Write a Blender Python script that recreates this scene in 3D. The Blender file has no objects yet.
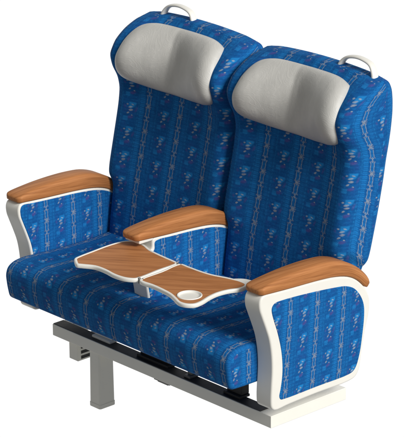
import bpy, bmesh, math, random
from mathutils import Vector, Matrix
R = math.radians
sc = bpy.context.scene
col = sc.collection

# ------------------------------------------------------------------ node helper
class N:
    """tiny expression builder for Math nodes"""
    def __init__(s, nt, sock): s.nt, s.o = nt, sock
    def _m(s, op, *a, clamp=False):
        n = s.nt.nodes.new('ShaderNodeMath'); n.operation = op; n.use_clamp = clamp
        for i, v in enumerate((s,) + a):
            if isinstance(v, N): s.nt.links.new(v.o, n.inputs[i])
            else: n.inputs[i].default_value = v
        return N(s.nt, n.outputs[0])
    def __add__(s, b): return s._m('ADD', b)
    def __sub__(s, b): return s._m('SUBTRACT', b)
    def __mul__(s, b): return s._m('MULTIPLY', b)
    def __truediv__(s, b): return s._m('DIVIDE', b)
    def rsub(s, b): return (s * -1.0) + b
    def abs(s): return s._m('ABSOLUTE')
    def fract(s): return s._m('FRACT')
    def floor(s): return s._m('FLOOR')
    def sin(s): return s._m('SINE')
    def sqrt(s): return s._m('SQRT')
    def min(s, b): return s._m('MINIMUM', b)
    def max(s, b): return s._m('MAXIMUM', b)
    def clamp(s): return s._m('ADD', 0.0, clamp=True)
    def below(s, edge, soft):            # 1 where s < edge, soft step
        return ((s - edge) * (-1.0 / soft) + 0.5).clamp()

def new_mat(name):
    m = bpy.data.materials.new(name); m.use_nodes = True
    nt = m.node_tree
    return m, nt, nt.nodes['Principled BSDF']

def noise(nt, vec, scale, detail=3, rough=.55, dist=0):
    n = nt.nodes.new('ShaderNodeTexNoise')
    n.inputs['Scale'].default_value = scale; n.inputs['Detail'].default_value = detail
    n.inputs['Roughness'].default_value = rough; n.inputs['Distortion'].default_value = dist
    if vec is not None: nt.links.new(vec, n.inputs['Vector'])
    return n

def mix(nt, fac, a, b):
    n = nt.nodes.new('ShaderNodeMix'); n.data_type = 'RGBA'
    for i, v in ((0, fac), (6, a), (7, b)):
        if isinstance(v, N): nt.links.new(v.o, n.inputs[i])
        elif hasattr(v, 'links'): nt.links.new(v, n.inputs[i])
        elif i == 0: n.inputs[0].default_value = v
        else: n.inputs[i].default_value = (*v, 1)
    return n.outputs[2]

def bump(nt, height, strength, dist, bsdf):
    b = nt.nodes.new('ShaderNodeBump'); b.inputs['Strength'].default_value = strength
    b.inputs['Distance'].default_value = dist
    nt.links.new(height.o if isinstance(height, N) else height, b.inputs['Height'])
    nt.links.new(b.outputs[0], bsdf.inputs['Normal'])

# ------------------------------------------------------------------ materials
def fabric():
    m, nt, b = new_mat('blue_patterned_moquette')
    uvn = nt.nodes.new('ShaderNodeUVMap'); uvn.uv_map = 'UVMap'
    # slight wobble so woven lines are not ruler straight
    nz = noise(nt, uvn.outputs[0], 45, 2)
    vm = nt.nodes.new('ShaderNodeVectorMath'); vm.operation = 'SUBTRACT'; vm.inputs[1].default_value = (.5, .5, .5)
    nt.links.new(nz.outputs['Color'], vm.inputs[0])
    vs = nt.nodes.new('ShaderNodeVectorMath'); vs.operation = 'SCALE'; vs.inputs['Scale'].default_value = .0030
    nt.links.new(vm.outputs[0], vs.inputs[0])
    va = nt.nodes.new('ShaderNodeVectorMath'); va.operation = 'ADD'
    nt.links.new(uvn.outputs[0], va.inputs[0]); nt.links.new(vs.outputs[0], va.inputs[1])
    sp = nt.nodes.new('ShaderNodeSeparateXYZ'); nt.links.new(va.outputs[0], sp.inputs[0])
    u, v = N(nt, sp.outputs[0]), N(nt, sp.outputs[1])
    sp0 = nt.nodes.new('ShaderNodeSeparateXYZ'); nt.links.new(uvn.outputs[0], sp0.inputs[0])
    u0, v0 = N(nt, sp0.outputs[0]), N(nt, sp0.outputs[1])
    P = .114
    stripe = (u / P).floor()
    x = ((u / P).fract() - .5) * P                 # chain at x = 0, motif at +-P/2
    # --- chain: long links between star knots (large) and plain knots (small), alternating
    L = .0415
    vl = v / L
    s = (vl.fract() - .5) * 2.0               # -1..1 along one link
    e = (s.abs().rsub(1.0)) * (L / 2)         # metres to the nearest knot
    major = ((vl * .5).fract() - .5).abs().below(.25, .02)     # this half-link touches a star knot
    w = (((s.abs().rsub(1.0)) * 3.0).min(1.0)) * .0050 + .0006
    wob = (v * 420.0).sin() * .0004
    line = ((x + wob).abs() - w).abs().below(.0010, .0013) * (e - .002).rsub(0.0).below(0.0, .002)
    knot = (x.abs().below(.0014, .0012)) * (e.below(.0085, .002))
    dg = ((x * .75 + e).abs().below(.0014, .0012)).max((x * .75 - e).abs().below(.0014, .0012)) * (x.abs().below(.0070, .002))
    bar = (e.below(.0009, .0012)) * ((x - .003).abs().below(.0080, .002))
    side = ((e - .006).abs().below(.0022, .001)) * ((x.abs() - .0085).abs().below(.0011, .0012))
    chain = line.max(knot * .9).max(dg * major * .9).max(bar * major).max(side * .6)
    fillc = (x.abs() - w).below(0.0, .0015)
    halo = x.abs().below(.0115, .003)
    # --- motif (between the chains)
    x2 = ((u / P + .5).fract() - .5) * P
    Mv = .083
    y2 = ((v / Mv + .3).fract() - .5) * Mv
    nz2 = noise(nt, uvn.outputs[0], 160, 2)
    rag = (N(nt, nz2.outputs[0]) - .5) * .6
    def blob(cx, cy, rx, ry, rot=0.0):
        dx, dy = x2 - cx, y2 - cy
        c, q = math.cos(rot), math.sin(rot)
        a = (dx * c + dy * q) / rx; d = (dy * c - dx * q) / ry
        return (a * a + d * d).sqrt() + rag
    cream = None
    for a in ((.0012, .0095, .0070, .0037, .32), (.0032, .0000, .0068, .0040, .22), (-.0040, -.0105, .0052, .0029, .75),
              (-.0085, .0175, .0036, .0028, .3), (.0090, -.0165, .0030, .0022, -.4), (.0075, .0185, .0050, .0024, -.35)):
        bl = blob(*a).below(.85, .5)
        cream = bl if cream is None else cream.max(bl)
    red = blob(.0050, -.0235, .0100, .0060, .3).below(.8, .7).max(blob(.0195, .004, .004, .011, -.3).below(.8, .7) * .7).max(blob(-.016, .010, .004, .006, .3).below(.8, .7) * .6)
    cyan = ((x2 - .0075).abs().below(.0105, .004)) * ((y2 - .0165).abs().below(.0105, .004)) * ((y2 - x2 - .004).rsub(0.0).below(.004, .006))
    cyan2 = ((x2 + .010).abs().below(.007, .002)) * ((y2 + .030).abs().below(.007, .002)) * (((x2 + y2) * 1300).sin() * .35 + .65)
    # --- vertical bands of lighter and darker blue, with a ladder of ticks beside the chain
    tick = ((v0 * (2 * math.pi / .0062)).sin() * .5 + .5)
    ladder = ((x + .0205).abs().below(.0068, .003)) * (tick * .75 + .15)
    ladder2 = ((x - .0185).abs().below(.0045, .002)) * (tick * .5 + .05)
    dark = (x2.abs().below(.021, .010))
    edge = ((x2.abs() - .026).abs().below(.0014, .001)) * (((v0 * (2 * math.pi / .012)).sin() * .5 + .5))
    big = N(nt, noise(nt, uvn.outputs[0], 55, 4, .65).outputs[0])
    big2 = N(nt, noise(nt, uvn.outputs[0], 22, 3, .6).outputs[0])
    c = mix(nt, ((big - .35) * 2.2).clamp(), (.005, .086, .285), (.011, .144, .415))
    c = mix(nt, dark * .42, c, (.004, .075, .27))
    c = mix(nt, (dark * ((big2 - .5) * 4.0).clamp()) * .5, c, (.030, .060, .27))
    spk = ((N(nt, noise(nt, uvn.outputs[0], 190, 3, .6).outputs[0]) - .52) * 6.0).clamp()
    c = mix(nt, spk * .30, c, (.018, .24, .60))
    c = mix(nt, ladder * .55, c, (.016, .25, .66))
    c = mix(nt, ladder2 * .45, c, (.016, .23, .60))
    c = mix(nt, edge * .35, c, (.02, .26, .60))
    c = mix(nt, halo * .35, c, (.004, .080, .29))
    c = mix(nt, fillc * .30, c, (.018, .20, .52))
    c = mix(nt, cyan.max(cyan2) * .55, c, (.02, .30, .72))
    c = mix(nt, red * .42, c, (.13, .055, .24))
    wear = ((N(nt, noise(nt, uvn.outputs[0], 420, 2).outputs[0]) - .3) * 2.5).clamp()
    c = mix(nt, cream * (wear * .45 + .24), c, (.50, .51, .44))
    c = mix(nt, chain * (wear * .48 + .22), c, (.53, .51, .36))
    # weave: fine ribs both ways
    rib = ((u0 * (2 * math.pi / .0021)).sin()) * ((v0 * (2 * math.pi / .0027)).sin())
    c = mix(nt, (rib * .5 + .5) * .16, c, (.002, .035, .16))
    rows = ((v0 * (2 * math.pi / .0115)).sin() * .5 + .5)
    c = mix(nt, (rows * rows) * .22, c, (.002, .035, .16))
    nt.links.new(c, b.inputs['Base Color'])
    b.inputs['Roughness'].default_value = .82
    b.inputs['Sheen Weight'].default_value = .0
    b.inputs['Specular IOR Level'].default_value = .08
    fine = N(nt, noise(nt, uvn.outputs[0], 700, 2).outputs[0])
    bump(nt, rib * .35 + fine * .8 + chain * .6 + cream * .5 + big2 * 6.0, .5, .0012, b)
    return m

def wood():
    m, nt, b = new_mat('honey_wood')
    tc = nt.nodes.new('ShaderNodeUVMap'); tc.uv_map = 'UVMap'       # u across, v along the grain, metres
    mp = nt.nodes.new('ShaderNodeMapping'); mp.inputs['Scale'].default_value = (1, .022, 1)
    nt.links.new(tc.outputs[0], mp.inputs[0])
    a = noise(nt, mp.outputs[0], 330, 5, .7, .15)
    mp2 = nt.nodes.new('ShaderNodeMapping'); mp2.inputs['Scale'].default_value = (1, .045, 1)
    nt.links.new(tc.outputs[0], mp2.inputs[0])
    d = noise(nt, mp2.outputs[0], 75, 3, .55, .5)
    r = nt.nodes.new('ShaderNodeValToRGB')
    f = N(nt, a.outputs[0]) * .55 + N(nt, d.outputs[0]) * .45
    nt.links.new(f.o, r.inputs[0])
    e = r.color_ramp.elements
    e[0].position = .36; e[0].color = (.24, .088, .027, 1)
    e[1].position = .63; e[1].color = (.475, .208, .078, 1)
    k = r.color_ramp.elements.new(.5); k.color = (.385, .153, .051, 1)
    nt.links.new(r.outputs[0], b.inputs['Base Color'])
    b.inputs['Roughness'].default_value = .56
    b.inputs['Specular IOR Level'].default_value = .22
    bump(nt, a.outputs[0], .12, .0006, b)
    return m

def paint(name, c, rough=.38, metal=0.0, speck=.04):
    m, nt, b = new_mat(name)
    tc = nt.nodes.new('ShaderNodeTexCoord')
    n1 = noise(nt, tc.outputs['Object'], 14, 4, .6)
    cc = mix(nt, n1.outputs[0], tuple(x * (1 - speck) for x in c), tuple(min(1, x * (1 + speck)) for x in c))
    nt.links.new(cc, b.inputs['Base Color'])
    b.inputs['Metallic'].default_value = metal
    n2 = noise(nt, tc.outputs['Object'], 60, 3)
    rr = N(nt, n2.outputs[0]) * .14 + (rough - .07)
    nt.links.new(rr.o, b.inputs['Roughness'])
    n3 = noise(nt, tc.outputs['Object'], 900, 2)
    bump(nt, n3.outputs[0], .05, .0004, b)
    return m

def leather():
    m, nt, b = new_mat('grey_embossed_leather')
    uvn = nt.nodes.new('ShaderNodeUVMap'); uvn.uv_map = 'UVMap'
    nz = noise(nt, uvn.outputs[0], 9, 2, .5, 1.0)
    wv = (N(nt, nz.outputs[0]) * 75.0).sin()                         # contour swirls
    swirl = wv.abs().below(.30, .35)
    g = noise(nt, uvn.outputs[0], 380, 3, .6)
    big = N(nt, noise(nt, uvn.outputs[0], 13, 3, .55).outputs[0])
    c = mix(nt, big, (.41, .41, .39), (.55, .545, .52))
    c = mix(nt, swirl * .06, c, (.74, .72, .67))
    nt.links.new(c, b.inputs['Base Color'])
    b.inputs['Roughness'].default_value = .44
    b.inputs['Specular IOR Level'].default_value = .35
    bump(nt, swirl * .20 + N(nt, g.outputs[0]) * .45 + big * 4.0, .4, .0018, b)
    return m

FAB, WOOD, LEA = fabric(), wood(), leather()
CREAM = paint('cream_enamel', (.74, .73, .68), .42)
GREY = paint('pale_grey_enamel', (.78, .77, .71), .44)
BLACK = paint('black_rubber', (.018, .018, .019), .6)
STEEL = paint('dark_steel', (.16, .16, .155), .45, .3)

# ------------------------------------------------------------------ mesh helpers
def link(name, me, mat, parent=None, smooth=True, bevel=0, seg=3, sub=0, autos=None):
    o = bpy.data.objects.new(name, me); col.objects.link(o)
    if mat: me.materials.append(mat)
    if parent: o.parent = parent
    if smooth:
        for p in me.polygons: p.use_smooth = len(p.vertices) <= 6
    if bevel:
        md = o.modifiers.new('bevel', 'BEVEL'); md.width = bevel; md.segments = seg
        md.limit_method = 'ANGLE'; md.angle_limit = R(35); md.harden_normals = True
    if sub:
        md = o.modifiers.new('subsurf', 'SUBSURF'); md.levels = sub; md.render_levels = sub
    return o

def mesh(name, vs, fs, uvf=None, uvs=None):
    me = bpy.data.meshes.new(name); me.from_pydata([tuple(v) for v in vs], [], fs); me.update()
    bm = bmesh.new(); bm.from_mesh(me); bmesh.ops.recalc_face_normals(bm, faces=bm.faces[:]); bm.to_mesh(me); bm.free()
    l = me.uv_layers.new(name='UVMap')
    for lp in me.loops:
        co = me.vertices[lp.vertex_index].co
        l.data[lp.index].uv = uvs[lp.vertex_index] if uvs else (uvf(co) if uvf else (co.x, co.y))
    return me

def box_mesh(name, *bs):
    vs, fs = [], []
    for (x0, x1, y0, y1, z0, z1) in bs:
        k = len(vs)
        vs += [(x, y, z) for x in (x0, x1) for y in (y0, y1) for z in (z0, z1)]
        fs += [tuple(k + i for i in f) for f in ((0, 1, 3, 2), (4, 6, 7, 5), (0, 4, 5, 1), (2, 3, 7, 6), (0, 2, 6, 4), (1, 5, 7, 3))]
    return mesh(name, vs, fs)

def spline(pts, n=8, closed=True):
    """centripetal Catmull-Rom through the points (no loops where spacing is uneven)"""
    out = []; m = len(pts)
    V = [Vector(p) for p in pts]
    for i in range(m if closed else m - 1):
        if closed: p0, p1, p2, p3 = (V[(i + k) % m] for k in (-1, 0, 1, 2))
        else:
            p1, p2 = V[i], V[i + 1]
            p0 = V[i - 1] if i else p1 * 2 - p2
            p3 = V[i + 2] if i + 2 < m else p2 * 2 - p1
        t0 = 0; t1 = t0 + max(1e-4, (p1 - p0).length ** .5); t2 = t1 + max(1e-4, (p2 - p1).length ** .5); t3 = t2 + max(1e-4, (p3 - p2).length ** .5)
        for j in range(n):
            t = t1 + (t2 - t1) * j / n
            a1 = p0 * ((t1 - t) / (t1 - t0)) + p1 * ((t - t0) / (t1 - t0))
            a2 = p1 * ((t2 - t) / (t2 - t1)) + p2 * ((t - t1) / (t2 - t1))
            a3 = p2 * ((t3 - t) / (t3 - t2)) + p3 * ((t - t2) / (t3 - t2))
            b1 = a1 * ((t2 - t) / (t2 - t0)) + a2 * ((t - t0) / (t2 - t0))
            b2 = a2 * ((t3 - t) / (t3 - t1)) + a3 * ((t - t1) / (t3 - t1))
            out.append(b1 * ((t2 - t) / (t2 - t1)) + b2 * ((t - t1) / (t2 - t1)))
    if not closed: out.append(V[-1].copy())
    return out

def inset(poly, d):
    n = len(poly); out = []
    area = sum(poly[i].x * poly[(i + 1) % n].y - poly[(i + 1) % n].x * poly[i].y for i in range(n))
    sgn = 1 if area > 0 else -1
    for i in range(n):
        a, c = poly[i - 1], poly[(i + 1) % n]
        t = (c - a).normalized()
        out.append(poly[i] + Vector((-t.y, t.x)) * d * sgn)
    return out

def interp(tab, t):
    if t <= tab[0][0]: return tab[0][1]
    for (a, va), (b, vb) in zip(tab, tab[1:]):
        if t <= b:
            k = (t - a) / (b - a)
            return tuple(x + (y - x) * k for x, y in zip(va, vb)) if isinstance(va, tuple) else va + (vb - va) * k
    return tab[-1][1]

def sstep(a, b, x):
    t = max(0, min(1, (x - a) / (b - a))); return t * t * (3 - 2 * t)

# extrude a (y,z) outline along x with rounded edges; the two faces may swell softly (puff)
def slab_x(name, poly, x0, x1, r, mat, parent, uvf, k=3, puff=0, fan=True):
    n = len(poly); vs, fs = [], []
    half = [(r * (1 - math.cos(math.pi / 2 * i / k)), r * (1 - math.sin(math.pi / 2 * i / k))) for i in range(k + 1)]
    half = [(0, r + .0012)] + half + ([(r + .0012, 0)] if x1 - x0 > 2 * r + .004 else [])
    rings = [(x0 + d, q) for d, q in half] + [(x1 - d, q) for d, q in reversed(half)]
    for x, d in rings:
        q = inset(poly, d) if d > 1e-6 else poly
        vs += [(x, p.x, p.y) for p in q]
    m = len(rings)
    for j in range(m - 1):
        for i in range(n):
            fs.append((j * n + i, j * n + (i + 1) % n, (j + 1) * n + (i + 1) % n, (j + 1) * n + i))
    if not fan: fs.append(tuple(range(n))); fs.append(tuple((m - 1) * n + i for i in range(n)))
    for base, sg in (((0, -1), ((m - 1) * n, 1)) if fan else ()):
        c = sum((Vector(v) for v in vs[base:base + n]), Vector()) / n
        prev = base
        for sc_, ph in ((.9, .35), (.75, .7), (.5, .92), (.25, 1)):
            k0 = len(vs)
            for i in range(n):
                p = c + (Vector(vs[base + i]) - c) * sc_; p.x += sg * puff * ph; vs.append(p)
            for i in range(n): fs.append((prev + i, prev + (i + 1) % n, k0 + (i + 1) % n, k0 + i))
            prev = k0
        vs.append(c + Vector((sg * puff, 0, 0)))
        for i in range(n): fs.append((prev + i, prev + (i + 1) % n, len(vs) - 1))
    return link(name, mesh(name, vs, fs, uvf), mat, parent)

# ------------------------------------------------------------------ the seat unit
seat = bpy.data.objects.new('train_seat', None); col.objects.link(seat)
seat.location = (0, 0, 0)
seat['label'] = 'double train seat in blue patterned fabric with grey head pillows and wooden armrests'
seat['category'] = 'seat'

# ---- backrests
HW = .2775
LEV = [  # t, front(y,z), back(y,z), half width, wing
    (0, (.246, .17), (.330, .17), .252, 0),
    (1, (.240, .25), (.342, .25), .256, 0),
    (2, (.252, .34), (.362, .33), .259, 0),
    (3, (.263, .41), (.378, .385), .261, 0),
    (3.5, (.268, .435), (.382, .400), .264, .002),
    (4, (.272, .455), (.388, .409), .276, .014),
    (5, (.280, .49), (.399, .44), .2775, .018),
    (6, (.305, .60), (.430, .56), .2775, .018),
    (7, (.325, .69), (.452, .66), .2775, .018),
    (8, (.338, .745), (.463, .725), .2775, .024),
    (9, (.348, .785), (.474, .775), .278, .042),
    (10, (.358, .825), (.481, .82), .279, .074),
    (11, (.368, .868), (.487, .87), .279, .094),
    (12, (.380, .908), (.489, .91), .277, .082),
    (13, (.396, .942), (.488, .945), .274, .052),
    (14, (.417, .966), (.482, .970), .267, .022),
    (15, (.436, .978), (.468, .981), .253, .006),
]
LT = [(l[0], (l[1][0], l[1][1], l[2][0], l[2][1], l[3], l[4])) for l in LEV]
def smooth_lev(t):
    # average for a soft profile
    acc = [0] * 6; ws = 0
    for d, w in ((-.4, 1), (-.2, 2), (0, 3), (.2, 2), (.4, 1)):
        q = interp(LT, max(0, min(15, t + d)))
        acc = [a + w * b for a, b in zip(acc, q)]; ws += w
    return [a / ws for a in acc]
def crown(a, t):
    return sstep(11, 15, t) * (.014 * (1 - a * a) - .004 * sstep(.75, 1, a))
def front_pt(s, t, flat=False):
    """s in -1..1 across, t level -> point on the front of the backrest (seat centred on x=0)"""
    fy, fz, by, bz, hw, wg = smooth_lev(t)
    x = s * hw; a = abs(s)
    # a shallow dish between the wings / bolsters
    wb = min(wg, .018)
    q = min(a / .84, 1.0)
    y = fy - wb * sstep(.45, .9, a) - (wg - wb) * ((q * q + .012) ** .5 - .1095) / .8965
    z = fz + crown(a, t)
    r = min(.052, max(.004, (by - fy) * .45))
    e = (a * hw - (hw - r)) / r
    if e > 0: y += r * (1 - math.sqrt(max(0, 1 - e * e)))
    return Vector((x, y, z))
def backrest(cx):
    S = 41; TT = [i * .2 for i in range(76)]
    rows = []; uvrows = []
    arc = 0; prev = None; ub = None
    for t in TT:
        fy, fz, by, bz, hw, wg = smooth_lev(t)
        if prev is not None: arc += math.hypot(fy - prev[0], fz - prev[1])
        prev = (fy, fz)
        ring, uv = [], []
        ss = [math.sin(math.pi / 2 * (-1 + 2 * i / (S - 1))) * .35 + (-1 + 2 * i / (S - 1)) * .65 for i in range(S)]
        for s in ss: ring.append(front_pt(s, t))
        us = [0.0] * S; mid_ = S // 2
        for i in range(mid_ + 1, S): us[i] = us[i - 1] + math.hypot(ring[i].x - ring[i - 1].x, ring[i].y - ring[i - 1].y)
        for i in range(mid_ - 1, -1, -1): us[i] = us[i + 1] - math.hypot(ring[i].x - ring[i + 1].x, ring[i].y - ring[i + 1].y)
        if ub is None and t >= 6: ub = us[:]
        if ub: us = [a * .35 + b * .65 for a, b in zip(us, ub)]
        for i in range(S): uv.append(((us[i] - .032) * .75 + .057, arc))
        rb = min(.018, max(.003, (by - fy) * .3))
        endf = ring[-1]
        for k in (.2, .4, .6, .8):
            y = endf.y + (by - rb - endf.y) * k; z = endf.z + (bz + crown(1, t) - endf.z) * k
            ring.append(Vector((hw, y, z))); uv.append(((us[-1] - .032 + (y - endf.y)) * .75 + .057, arc))
        for s in reversed(ss):
            x = s * hw; a = abs(x) - (hw - rb)
            y = by - (rb * (1 - math.sqrt(max(0, 1 - (a / rb) ** 2))) if a > 0 else 0)
            y = max(y, front_pt(s, t).y + .004)
            ring.append(Vector((x, y, bz + crown(abs(s), t)))); uv.append((x + .9, arc))
        endl = ring[0]
        for k in (.8, .6, .4, .2):
            y = endl.y + (by - rb - endl.y) * k; z = endl.z + (bz + crown(1, t) - endl.z) * k
            ring.append(Vector((-hw, y, z))); uv.append(((us[0] - .032 - (y - endl.y)) * .75 + .057, arc))
        rows.append(ring); uvrows.append(uv)
    n = len(rows[0]); vs = [v for r_ in rows for v in r_]; uvs = [u for r_ in uvrows for u in r_]
    fs = []
    for j in range(len(rows) - 1):
        for i in range(n):
            fs.append((j * n + i, j * n + (i + 1) % n, (j + 1) * n + (i + 1) % n, (j + 1) * n + i))
    b = (len(rows) - 1) * n
    bk = lambda i: S + 4 + (S - 1 - i)
    for base in (0, b):
        for i in range(S - 1):
            fs.append((base + i, base + i + 1, base + bk(i + 1), base + bk(i)))
        fs.append(tuple(base + k for k in [S - 1, S, S + 1, S + 2, S + 3, S + 4]))
        fs.append(tuple(base + k for k in [0] + list(range(n - 1, n - 5, -1)) + [bk(0)]))
    # uv of the strip on top: continue from the front
    me = mesh('backrest', vs, fs, uvs=uvs)
    l = me.uv_layers['UVMap']
    for p in me.polygons:
        if all(v >= b for v in p.vertices):
            for li in p.loop_indices:
                c = me.vertices[me.loops[li].vertex_index].co
                l.data[li].uv = ((c.x - .032) * .75 + .057, arc + (c.y - .44))
        else:                                  # the back face: own straight uv
            if max(l.data[li].uv[0] for li in p.loop_indices) - min(l.data[li].uv[0] for li in p.loop_indices) > .3:
                for li in p.loop_indices:
                    c = me.vertices[me.loops[li].vertex_index].co
                    l.data[li].uv = ((c.x + (c.y if c.x > 0 else -c.y)) * .75 + .045, c.z)
    o = link('backrest', me, FAB, seat); o.location = (cx, 0, 0)
    return o

def pillow(back):
    NS, NT = 49, 33
    vs, uvs, fs = [], [], []
    def surf(s, t, off):
        # s,t in -1..1 ; superellipse-rounded rectangle in the (x, height) sheet
        k = 1 - (.11 if t < 0 else .075) * abs(t) ** 4
        kt = 1 - (.20 if t < 0 else .09) * abs(s) ** 4
        half = .805 - .05 * t                      # slightly wider at the bottom
        sx = s * half * k
        lvl = 11.25 + t * kt * 2.5 - .20 * (1 - s * s) * max(0, -t)
        P = front_pt(sx, lvl)
        du = front_pt(sx + .02, lvl) - front_pt(sx - .02, lvl)
        dv = front_pt(sx, lvl + .1) - front_pt(sx, lvl - .1)
        nn = du.cross(dv).normalized()
        if nn.y > 0: nn = -nn
        return P, nn
    th = .034
    for j in range(NT):
        t = -1 + 2 * j / (NT - 1); t = math.sin(t * math.pi / 2) * .5 + t * .5
        for i in range(NS):
            s = -1 + 2 * i / (NS - 1); s = math.sin(s * math.pi / 2) * .5 + s * .5
            P, nn = surf(s, t, 0)
            h = th * (max(0, 1 - abs(s) ** 6) ** .5) * (max(0, 1 - abs(t) ** 3.6) ** .5)
            h -= .0030 * math.exp(-((s + .16) / .028) ** 2) * (1 - t ** 4)
            h += (.024 * ((s + .16) ** 2 + .004) ** .5 - .010) * (1 - abs(s) ** 6) * (1 - t ** 4)
            q = P + nn * (h + .001)
            vs.append(q); uvs.append((s * .22, t * .1))
    n0 = len(vs)
    for j in range(NT):
        t = -1 + 2 * j / (NT - 1); t = math.sin(t * math.pi / 2) * .5 + t * .5
        for i in range(NS):
            s = -1 + 2 * i / (NS - 1); s = math.sin(s * math.pi / 2) * .5 + s * .5
            P, nn = surf(s, t, 0); vs.append(P - nn * .012); uvs.append((s * .22, t * .1))
    for j in range(NT - 1):
        for i in range(NS - 1):
            a = j * NS + i
            fs.append((a, a + 1, a + NS + 1, a + NS)); fs.append((n0 + a, n0 + a + NS, n0 + a + NS + 1, n0 + a + 1))
    loop = [i for i in range(NS)] + [j * NS + NS - 1 for j in range(1, NT)] + [(NT - 1) * NS + i for i in range(NS - 2, -1, -1)] + [j * NS for j in range(NT - 2, 0, -1)]
    for a, b in zip(loop, loop[1:] + loop[:1]): fs.append((a, b, n0 + b, n0 + a))
    link('headrest_pillow', mesh('headrest_pillow', vs, fs, uvs=uvs), LEA, back, sub=1)

def handle(back, cx, y, z0, w, hgt):
    pts = spline([(-w / 2 - .006, -.020), (-w / 2 + .002, .006), (-w * .36, hgt * .72), (-w * .12, hgt), (w * .14, hgt * .98), (w * .38, hgt * .66), (w / 2 - .002, 0), (w / 2 + .006, -.024)], 6, False)
    vs, fs = [], []; K = 14; m = len(pts)
    for i, p in enumerate(pts):
        a = pts[max(0, i - 1)]; b = pts[min(m - 1, i + 1)]; t = (b - a).normalized(); nv = Vector((-t.y, t.x))
        q = i / (m - 1)
        ra = .0050 + .0035 * abs(2 * q - 1) ** 2; rb = .0115 + .004 * abs(2 * q - 1) ** 3
        for k in range(K):
            c, s_ = math.cos(2 * math.pi * k / K), math.sin(2 * math.pi * k / K)
            c = math.copysign(abs(c) ** .8, c); s_ = math.copysign(abs(s_) ** .8, s_)
            vs.append((cx + p.x + nv.x * ra * c, y + rb * s_ + (p.y) * .15, z0 + p.y + nv.y * ra * c))
    for i in range(m - 1):
        for k in range(K): fs.append((i * K + k, i * K + (k + 1) % K, (i + 1) * K + (k + 1) % K, (i + 1) * K + k))
    fs.append(tuple(range(K))); fs.append(tuple((m - 1) * K + k for k in range(K)))
    link('grab_handle', mesh('grab_handle', vs, fs), CREAM, back, sub=1)

SP = .5592 / 2
for sx, hx in ((-SP, -.105), (SP, .150)):
    b = backrest(sx); pillow(b); handle(b, hx, .455, .990, .142, .033)

# ---- seat cushions
def cushion(x0, x1, ra, rb):
    prof = spline([(.262, .262), (.18, .257), (.05, .258), (-.06, .263), (-.120, .2655), (-.155, .260), (-.177, .246), (-.186, .224), (-.1845, .195), (-.1795, .166), (-.174, .146), (-.166, .139), (-.148, .1365),
                   (-.03, .134), (.10, .130), (.262, .125)], 5, False)
    m = len(prof)
    arc = [0]
    for a, b in zip(prof, prof[1:]): arc.append(arc[-1] + (b - a).length)
    cen = Vector((.04, .195))
    r = ra; xs = [(x0 + r * (1 - math.cos(math.pi / 2 * k / 5)), r * (1 - math.sin(math.pi / 2 * k / 5))) for k in range(6)]
    nmid = 22
    xs += [(x0 + ra + (x1 - x0 - ra - rb) * k / nmid, 0) for k in range(1, nmid)]; r = rb
    xs += [(x1 - r * (1 - math.cos(math.pi / 2 * k / 5)), r * (1 - math.sin(math.pi / 2 * k / 5))) for k in range(5, -1, -1)]
    vs, uvs, fs = [], [], []
    for x, d in xs:
        q = []
        for i, p in enumerate(prof):
            a = prof[max(0, i - 1)]; b = prof[min(m - 1, i + 1)]; t = (b - a).normalized()
            nv = Vector((-t.y, t.x))           # points inward for this winding
            if nv.dot(cen - p) < 0: nv = -nv
            pp = p + nv * d
            # soft crown across the width, small dips of use
            c = 1 - (2 * (x - x0) / (x1 - x0) - 1) ** 4
            pp = pp + Vector((0, .006 * c * sstep(.20, .26, p.y)))
            q.append(pp)
        for i, p in enumerate(q):
            vs.append((x, p.x, p.y)); uvs.append((x * .114 / .1265 + .057, arc[i]))
    for j in range(len(xs) - 1):
        for i in range(m - 1):
            fs.append((j * m + i, j * m + i + 1, (j + 1) * m + i + 1, (j + 1) * m + i))
        fs.append((j * m + m - 1, j * m, (j + 1) * m, (j + 1) * m + m - 1))
    fs.append(tuple(range(m))); fs.append(tuple((len(xs) - 1) * m + i for i in range(m)))
    me = mesh('seat_cushion', vs, fs, uvs=uvs)
    l = me.uv_layers['UVMap']
    for p in me.polygons:
        if len(p.vertices) > 4:
            for li in p.loop_indices:
                c = me.vertices[me.loops[li].vertex_index].co
                l.data[li].uv = (c.y + .158, c.z)
    return link('seat_cushion', me, FAB, seat)
cushion(-.532, -.0006, .015, .004); cushion(.0006, .5305, .004, .011)

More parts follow.
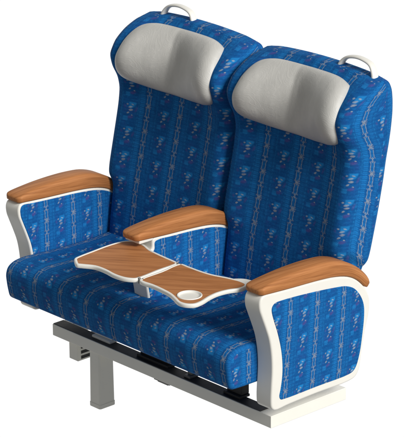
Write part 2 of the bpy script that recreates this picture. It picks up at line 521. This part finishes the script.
# ---- armrests
FR = [(-.113, .440), (-.120, .425), (-.1185, .400), (-.110, .376), (-.094, .336), (-.079, .293), (-.070, .24), (-.068, .19), (-.071, .14), (-.073, .095), (-.070, .072),
      (-.058, .062), (.0, .064), (.12, .066), (.255, .065), (.287, .073), (.303, .095), (.312, .140), (.327, .216), (.341, .264), (.3445, .310), (.331, .346),
      (.304, .377), (.269, .403), (.217, .421), (.13, .432), (.02, .438), (-.06, .443), (-.10, .446)]
PO = [(-.073, .388), (-.071, .400), (-.060, .4095), (-.03, .411), (.08, .404), (.20, .391), (.239, .384), (.275, .367), (.303, .335), (.317, .302), (.319, .265), (.311, .198), (.302, .150), (.288, .111),
      (.275, .096), (.255, .090), (.12, .090), (-.02, .090), (-.036, .093), (-.041, .104), (-.036, .125), (-.029, .165), (-.028, .205), (-.034, .255), (-.050, .316), (-.064, .355)]
def pad_mesh(w):
    top = [(-.113, .4665), (-.10, .4700), (-.06, .4745), (0, .4790), (.07, .4810), (.13, .4795), (.19, .4730), (.247, .454), (.299, .422), (.332, .392), (.345, .370)]
    bot = [(-.111, .4475), (-.10, .4465), (-.06, .4435), (.0, .4395), (.07, .436), (.13, .4325), (.19, .4265), (.249, .412), (.295, .386), (.322, .360), (.333, .356)]
    T = spline(top, 4, False); B = spline(bot, 4, False)
    vs, uvs, fs = [], [], []; K = 12; M = len(T); arc = 0
    for i, (a, b) in enumerate(zip(T, B)):
        if i: arc += (T[i] - T[i - 1]).length
        d = (a - b); hgt = d.length
        q = i / (M - 1)
        ww = w * (1 - .10 * max(0, 1 - q / .04)) * (1 - .10 * max(0, (q - .95) / .05))
        # rounded rectangle section
        r = min(.011, hgt * .34); sec = []
        for cxs, czs, a0 in ((1, 0, -90), (1, 1, 0), (-1, 1, 90), (-1, 0, 180)):
            rr = r if czs else r * .55
            for k in range(5):
                an = R(a0 + 22.5 * k)
                px = cxs * (ww / 2 - rr) + rr * math.cos(an); ph = (rr if not czs else hgt - rr) + rr * math.sin(an)
                # slightly crowned top
                if czs: ph += .0080 * (1 - (px / (ww / 2)) ** 2) * sstep(-.02, .25, q) * (1 - .6 * sstep(.75, 1, q))
                sec.append((px, ph))
        u = d / hgt
        per = 0
        for k, (px, ph) in enumerate(sec):
            if k: per += math.hypot(px - sec[k - 1][0], ph - sec[k - 1][1])
            vs.append((px, b.x + u.x * ph, b.y + u.y * ph)); uvs.append((per, arc))
        n = len(sec)
    for i in range(M - 1):
        for k in range(n): fs.append((i * n + k, i * n + (k + 1) % n, (i + 1) * n + (k + 1) % n, (i + 1) * n + k))
    # domed ends: one small inset ring each
    for base, sgn in ((0, -1), ((M - 1) * n, 1)):
        c = sum((Vector(vs[base + k]) for k in range(n)), Vector()) / n
        k0 = len(vs)
        t = (T[1] - T[0]).normalized() if sgn < 0 else (T[-1] - T[-2]).normalized()
        for sc_, off in ((.86, .0045), (.6, .0065)):
            for k in range(n):
                p = c + (Vector(vs[base + k]) - c) * sc_ + Vector((0, t.x, t.y)) * sgn * off
                vs.append(p); uvs.append(uvs[base + k])
        for k in range(n):
            fs.append((base + k, base + (k + 1) % n, k0 + (k + 1) % n, k0 + k))
            fs.append((k0 + k, k0 + (k + 1) % n, k0 + n + (k + 1) % n, k0 + n + k))
        fs.append(tuple(k0 + n + k for k in range(n)))
    return mesh('arm_pad', vs, fs, uvs=uvs)
FM = [(-.1165, .398), (-.1145, .388)] + FR[3:-2] + [(-.03, .4415), (-.044, .4405), (-.049, .434), (-.051, .412), (-.055, .405), (-.066, .4035), (-.10, .4035), (-.112, .4025)]
FMs = spline(FM, 4); THINM = spline([(-.041, .428), (-.043, .405), (-.052, .397), (-.100, .394), (-.103, .375), (-.087, .336), (-.072, .293), (-.063, .24), (-.061, .19), (-.064, .14), (-.064, .085), (-.055, .071), (.0, .072), (.12, .073), (.25, .073), (.28, .08), (.296, .10), (.304, .14), (.319, .216), (.333, .264), (.336, .31), (.323, .342), (.298, .37), (.266, .395), (.215, .4135), (.13, .4245), (.02, .4305), (-.02, .433)], 4)
FRs = spline(FR, 4); POs = spline(PO, 4)
THIN = inset(FRs, .0075)
PAD = pad_mesh(.076)
def armrest(cx, wide):
    """wide: -1 / +1 side that carries the broad cream frame, 0 for the centre arm"""
    t = .069
    a = slab_x('armrest', FRs if wide else FMs, -t / 2, t / 2, .006, CREAM, seat, None, 4, 0, bool(wide)); a.location = (cx, 0, 0) if wide else (cx, .008, .017)
    for s in (-1, 1):
        poly = POs if s == wide else (THIN if wide else THINM)
        x0, x1 = (t / 2 - .006, t / 2 + .0022)
        if s < 0: x0, x1 = -x1, -x0
        slab_x('side_panel', poly, x0, x1, .002, FAB, a, lambda c, k=(.08 if s == wide and s > 0 else 0): (c.y + .065 - k * (c.z - .25), c.z + .01), 3, .0025, bool(wide))
    if not wide:                                # the rail that carries the pad out over the table
        link('pad_rail', box_mesh('pad_rail', (-.0342, .0342, -.104, -.046, .4345, .4475)), CREAM, a, smooth=False, bevel=.004)
    o = bpy.data.objects.new('arm_pad', PAD); col.objects.link(o); o.parent = a
    if not PAD.materials:
        PAD.materials.append(WOOD)
        for p in PAD.polygons: p.use_smooth = True
    return a
armrest(-.5655, -1); armrest(0, 0); armrest(.5655, 1)

# ---- folding table between the middle and the right armrest
ZT = .440
TL = [(-.021, -.312), (.004, -.325), (.019, -.318), (.055, -.298), (.10, -.296), (.146, -.302), (.187, -.299), (.210, -.289), (.2245, -.272), (.2185, -.18), (.2105, -.0935),
      (.19, -.089), (.142, -.086), (.067, -.0775), (.020, -.062), (-.018, -.061), (-.045, -.075), (-.056, -.105), (-.058, -.150), (-.052, -.216), (-.047, -.265), (-.040, -.296)]
TR = [(.2175, -.0925), (.255, -.089), (.30, -.0885), (.352, -.083), (.407, -.066), (.455, -.057), (.487, -.064), (.499, -.086), (.497, -.110), (.485, -.138), (.480, -.175), (.486, -.215), (.498, -.255), (.499, -.288), (.480, -.308), (.452, -.312),
      (.418, -.299), (.382, -.286), (.331, -.279), (.29, -.277), (.255, -.280), (.239, -.276), (.2300, -.262), (.2255, -.18)]
CUP = (.434, -.250, .0355)
def leaf(pts, cup, lbl=None):
    P = spline([Vector(p) for p in pts], 4); n = len(P)
    rings = [(inset(P, .004), ZT - .0135), (inset(P, .0012), ZT - .0122), (P, ZT - .0105), (P, ZT - .003), (inset(P, .0012), ZT - .0006), (inset(P, .003), ZT), (inset(P, .0080), ZT), (inset(P, .0088), ZT - .0006), (inset(P, .0088), ZT - .0055)]
    vs, fs = [], []
    for q, z in rings: vs += [(p.x, p.y, z) for p in q]
    for j in range(len(rings) - 1):
        for i in range(n): fs.append((j * n + i, j * n + (i + 1) % n, (j + 1) * n + (i + 1) % n, (j + 1) * n + i))
    fs.append(tuple(range(n))); fs.append(tuple((len(rings) - 1) * n + i for i in range(n)))
    o = link('tray_leaf', mesh('tray_leaf', vs, fs), CREAM, seat)
    # wood sheet, with a round hole for the cup recess
    bm = bmesh.new(); q = inset(P, .0090)
    ov = [bm.verts.new((p.x, p.y, ZT - .0012)) for p in q]
    es = [bm.edges.new((ov[i], ov[(i + 1) % n])) for i in range(n)]
    if cup:
        cv = [bm.verts.new((cup[0] + cup[2] * math.cos(2 * math.pi * k / 48), cup[1] + cup[2] * math.sin(2 * math.pi * k / 48), ZT - .0012)) for k in range(48)]
        es += [bm.edges.new((cv[i], cv[(i + 1) % 48])) for i in range(48)]
    bmesh.ops.triangle_fill(bm, use_beauty=True, use_dissolve=False, edges=es)
    ex = bmesh.ops.extrude_face_region(bm, geom=bm.faces[:])
    for v in ex['geom']:
        if isinstance(v, bmesh.types.BMVert): v.co.z -= .004
    bmesh.ops.recalc_face_normals(bm, faces=bm.faces[:])
    me = bpy.data.meshes.new('wood_top'); bm.to_mesh(me); bm.free()
    l = me.uv_layers.new(name='UVMap')
    ca, sa = math.cos(R(38)), math.sin(R(38))
    for lp in me.loops:
        c = me.vertices[lp.vertex_index].co; l.data[lp.index].uv = (c.x * -sa + c.y * ca, c.x * ca + c.y * sa)
    link('wood_top', me, WOOD, o, smooth=False)
    if cup:
        o['label'] = 'tray half with a round cream cup recess'
        pr = [(0, -.0046), (.6, -.0046), (.80, -.0044), (.88, -.0032), (.93, -.0006), (.97, .0012), (1.02, .0015), (1.06, .0008), (1.075, -.001)]
        vs, fs = [], []; K = 48
        for rr, z in pr[1:]: vs += [(cup[0] + cup[2] * rr * math.cos(2 * math.pi * k / K), cup[1] + cup[2] * rr * math.sin(2 * math.pi * k / K), ZT + z) for k in range(K)]
        for j in range(len(pr) - 2):
            for k in range(K): fs.append((j * K + k, j * K + (k + 1) % K, (j + 1) * K + (k + 1) % K, (j + 1) * K + k))
        fs.append(tuple(range(K)))
        link('cup_recess', mesh('cup_recess', vs, fs), CREAM, o)
    return o
lf = leaf(TL, None); rt = leaf(TR, CUP)
for (x, y) in ((.2272, -.2655), (.2142, -.0990)):                   # hinge pins with a screw each side
    vs, fs = [], []; K = 16
    def tube(x, y, z0, z1, r):
        k0 = len(vs)
        for z, rr in ((z0, r), (z1 - .0006, r), (z1, r * .8)):
            vs.extend((x + rr * math.cos(2 * math.pi * k / K), y + rr * math.sin(2 * math.pi * k / K), z) for k in range(K))
        for j in range(2):
            for k in range(K): fs.append((k0 + j * K + k, k0 + j * K + (k + 1) % K, k0 + (j + 1) * K + (k + 1) % K, k0 + (j + 1) * K + k))
        fs.append(tuple(k0 + 2 * K + k for k in range(K)))
    tube(x, y, ZT - .016, ZT + .0012, .0042); tube(x + .010, y + .004, ZT - .004, ZT + .0008, .0024); tube(x - .010, y + .004, ZT - .004, ZT + .0008, .0024)
    link('table_hinge', mesh('table_hinge', vs, fs), STEEL, seat)
# bracket that ties the table to the right armrest
br = spline([Vector(p) for p in [(.420, -.064), (.430, -.048), (.445, -.036), (.465, -.030), (.50, -.028), (.5315, -.028), (.5315, -.070), (.505, -.074), (.47, -.064)]], 4)
vs, fs = [], []; n = len(br)
for d, z in ((.001, .424), (0, .4255), (0, .4365), (.0015, .438)): vs += [(p.x, p.y, z) for p in (inset(br, d) if d else br)]
for j in range(3):
    for i in range(n): fs.append((j * n + i, j * n + (i + 1) % n, (j + 1) * n + (i + 1) % n, (j + 1) * n + i))
fs.append(tuple(range(n))); fs.append(tuple(3 * n + i for i in range(n)))
link('table_bracket', mesh('table_bracket', vs, fs), CREAM, seat)

# ---- base
W = .5213; D = .3244
def ring_frame(x0, x1, y0, y1, w_, z0, z1):
    o_ = [(x0, y0), (x1, y0), (x1, y1), (x0, y1)]; i_ = [(x0 + w_, y0 + w_), (x1 - w_, y0 + w_), (x1 - w_, y1 - w_), (x0 + w_, y1 - w_)]
    vs = [(*p, z) for z in (z0, z1) for q in (o_, i_) for p in q]; fs = []
    for k in range(4):
        n_ = (k + 1) % 4
        fs += [(k, n_, 8 + n_, 8 + k), (4 + k, 12 + k, 12 + n_, 4 + n_), (8 + k, 8 + n_, 12 + n_, 12 + k), (k, 4 + k, 4 + n_, n_)]
    return mesh('base_frame', vs, fs)
base = link('base_frame', ring_frame(-W, W, 0, D, .047, -.040, 0), GREY, seat, smooth=False, bevel=.0016, seg=2)
link('top_strip', box_mesh('top_strip', (-W + .002, W - .05, .0025, .0455, .0002, .0022)), BLACK, base, smooth=False)
def bracket(x0, x1, mat, y0=.012, y1=.06):
    link('support_bracket', box_mesh('support_bracket', (x0, x1, y0, y1, .001, .010), (x0 + .004, x1 - .004, y0 + .012, y1, .010, .134)), mat, base, smooth=False, bevel=.002, seg=2)
bracket(-.342, -.252, GREY, .018); bracket(-.120, .030, BLACK, .018); bracket(.112, .140, STEEL); bracket(.290, .365, BLACK, .016)
link('armrest_plate', box_mesh('armrest_plate', (.47, .555, .0, .25, .044, .0635)), CREAM, seat, smooth=False, bevel=.003)
link('armrest_plate', box_mesh('armrest_plate', (-.555, -.505, .0, .25, .044, .0635)), CREAM, seat, smooth=False, bevel=.003)
# pedestal leg: rounded box tube with a foot lip
def rrect(x0, x1, y0, y1, r, k=5):
    out = []
    for cx, cy, a in ((x1 - r, y0 + r, -90), (x1 - r, y1 - r, 0), (x0 + r, y1 - r, 90), (x0 + r, y0 + r, 180)):
        for i in range(k + 1): out.append(Vector((cx + r * math.cos(R(a + 90 * i / k)), cy + r * math.sin(R(a + 90 * i / k)))))
    return out
def column(name, rings, mat, parent):
    vs, fs = [], []; n = len(rings[0][0])
    for q, z in rings: vs += [(p.x, p.y, z) for p in q]
    for j in range(len(rings) - 1):
        for i in range(n): fs.append((j * n + i, j * n + (i + 1) % n, (j + 1) * n + (i + 1) % n, (j + 1) * n + i))
    fs.append(tuple(range(n))); fs.append(tuple((len(rings) - 1) * n + i for i in range(n)))
    return link(name, mesh(name, vs, fs), mat, parent, smooth=False)
leg = column('pedestal_leg', [(rrect(-.340, -.291, .004, .066, .006), -.0402), (rrect(-.342, -.290, .003, .068, .006), -.222)], GREY, seat)
column('foot_lip', [(rrect(-.3435, -.2885, .0015, .0695, .007), -.2220), (rrect(-.3435, -.2885, .0015, .0695, .007), -.234), (rrect(-.343, -.289, .002, .069, .007), -.236)], GREY, leg)
# slotted block under the frame
blk = link('slotted_block', box_mesh('slotted_block', (-.463, -.418, .020, .17, -.0402 - .070, -.0402)), GREY, seat, smooth=False, bevel=.003)
for z in (-.062, -.080, -.098):
    link('slot', box_mesh('slot', (-.42, -.4168, .034, .164, z - .0052, z + .0052)), BLACK, blk, smooth=False)
link('cable_clip', box_mesh('cable_clip', (-.025, .050, .006, .040, -.047, -.0402), (-.012, .038, .010, .036, -.052, -.047)), STEEL, seat, smooth=False, bevel=.002)

# ------------------------------------------------------------------ camera
cam = bpy.data.cameras.new('camera'); co = bpy.data.objects.new('camera', cam); col.objects.link(co)
yaw, pit, rol, f = .8324, -.3456, -.0083, 2821.06
fw = Vector((-math.sin(yaw) * math.cos(pit), math.cos(yaw) * math.cos(pit), math.sin(pit)))
r0 = Vector((math.cos(yaw), math.sin(yaw), 0)); u0 = r0.cross(fw)
c_, s_ = math.cos(rol), math.sin(rol)
rr_, uu_ = r0 * c_ + u0 * s_, u0 * c_ - r0 * s_
mt = Matrix((rr_, uu_, -fw)).transposed().to_4x4(); mt.translation = Vector((6.2102, -5.455, 3.4797))
co.matrix_world = mt
cam.sensor_fit = 'HORIZONTAL'; cam.sensor_width = 36; cam.lens = f / 404 * 36
cam.clip_start = .1; cam.clip_end = 200
sc.camera = co

# ------------------------------------------------------------------ light: world colour made up by direction, white behind, dimmed grey in front to shape shading, one broad key from the right
w = bpy.data.worlds.new('World'); sc.world = w; w.use_nodes = True
nt = w.node_tree; bg = nt.nodes['Background']
tc = nt.nodes.new('ShaderNodeTexCoord')
dp = nt.nodes.new('ShaderNodeVectorMath'); dp.operation = 'DOT_PRODUCT'; dp.inputs[1].default_value = fw
nt.links.new(tc.outputs['Generated'], dp.inputs[0])
mr = nt.nodes.new('ShaderNodeMapRange'); mr.interpolation_type = 'SMOOTHSTEP'
mr.inputs['From Min'].default_value = .45; mr.inputs['From Max'].default_value = .72
nt.links.new(dp.outputs['Value'], mr.inputs['Value'])
AMB = (.27, .27, .265)
c = mix(nt, mr.outputs[0], AMB, (1.0, 1.0, 1.0))
nt.links.new(c, bg.inputs['Color']); bg.inputs['Strength'].default_value = 1.02
def sun(name, direction, strength, angle, color):
    l = bpy.data.lights.new(name, 'SUN'); l.energy = strength; l.angle = R(angle); l.color = color
    o = bpy.data.objects.new(name, l); col.objects.link(o)
    o.rotation_euler = Vector(direction).to_track_quat('-Z', 'Y').to_euler()
sun('key_light', (-.84, .0, -.54), 4.0, 22, (1, .975, .94))

sc.view_settings.view_transform = 'Standard'; sc.view_settings.look = 'None'
sc.view_settings.exposure = 0; sc.view_settings.gamma = 1
sc.render.engine = 'CYCLES'
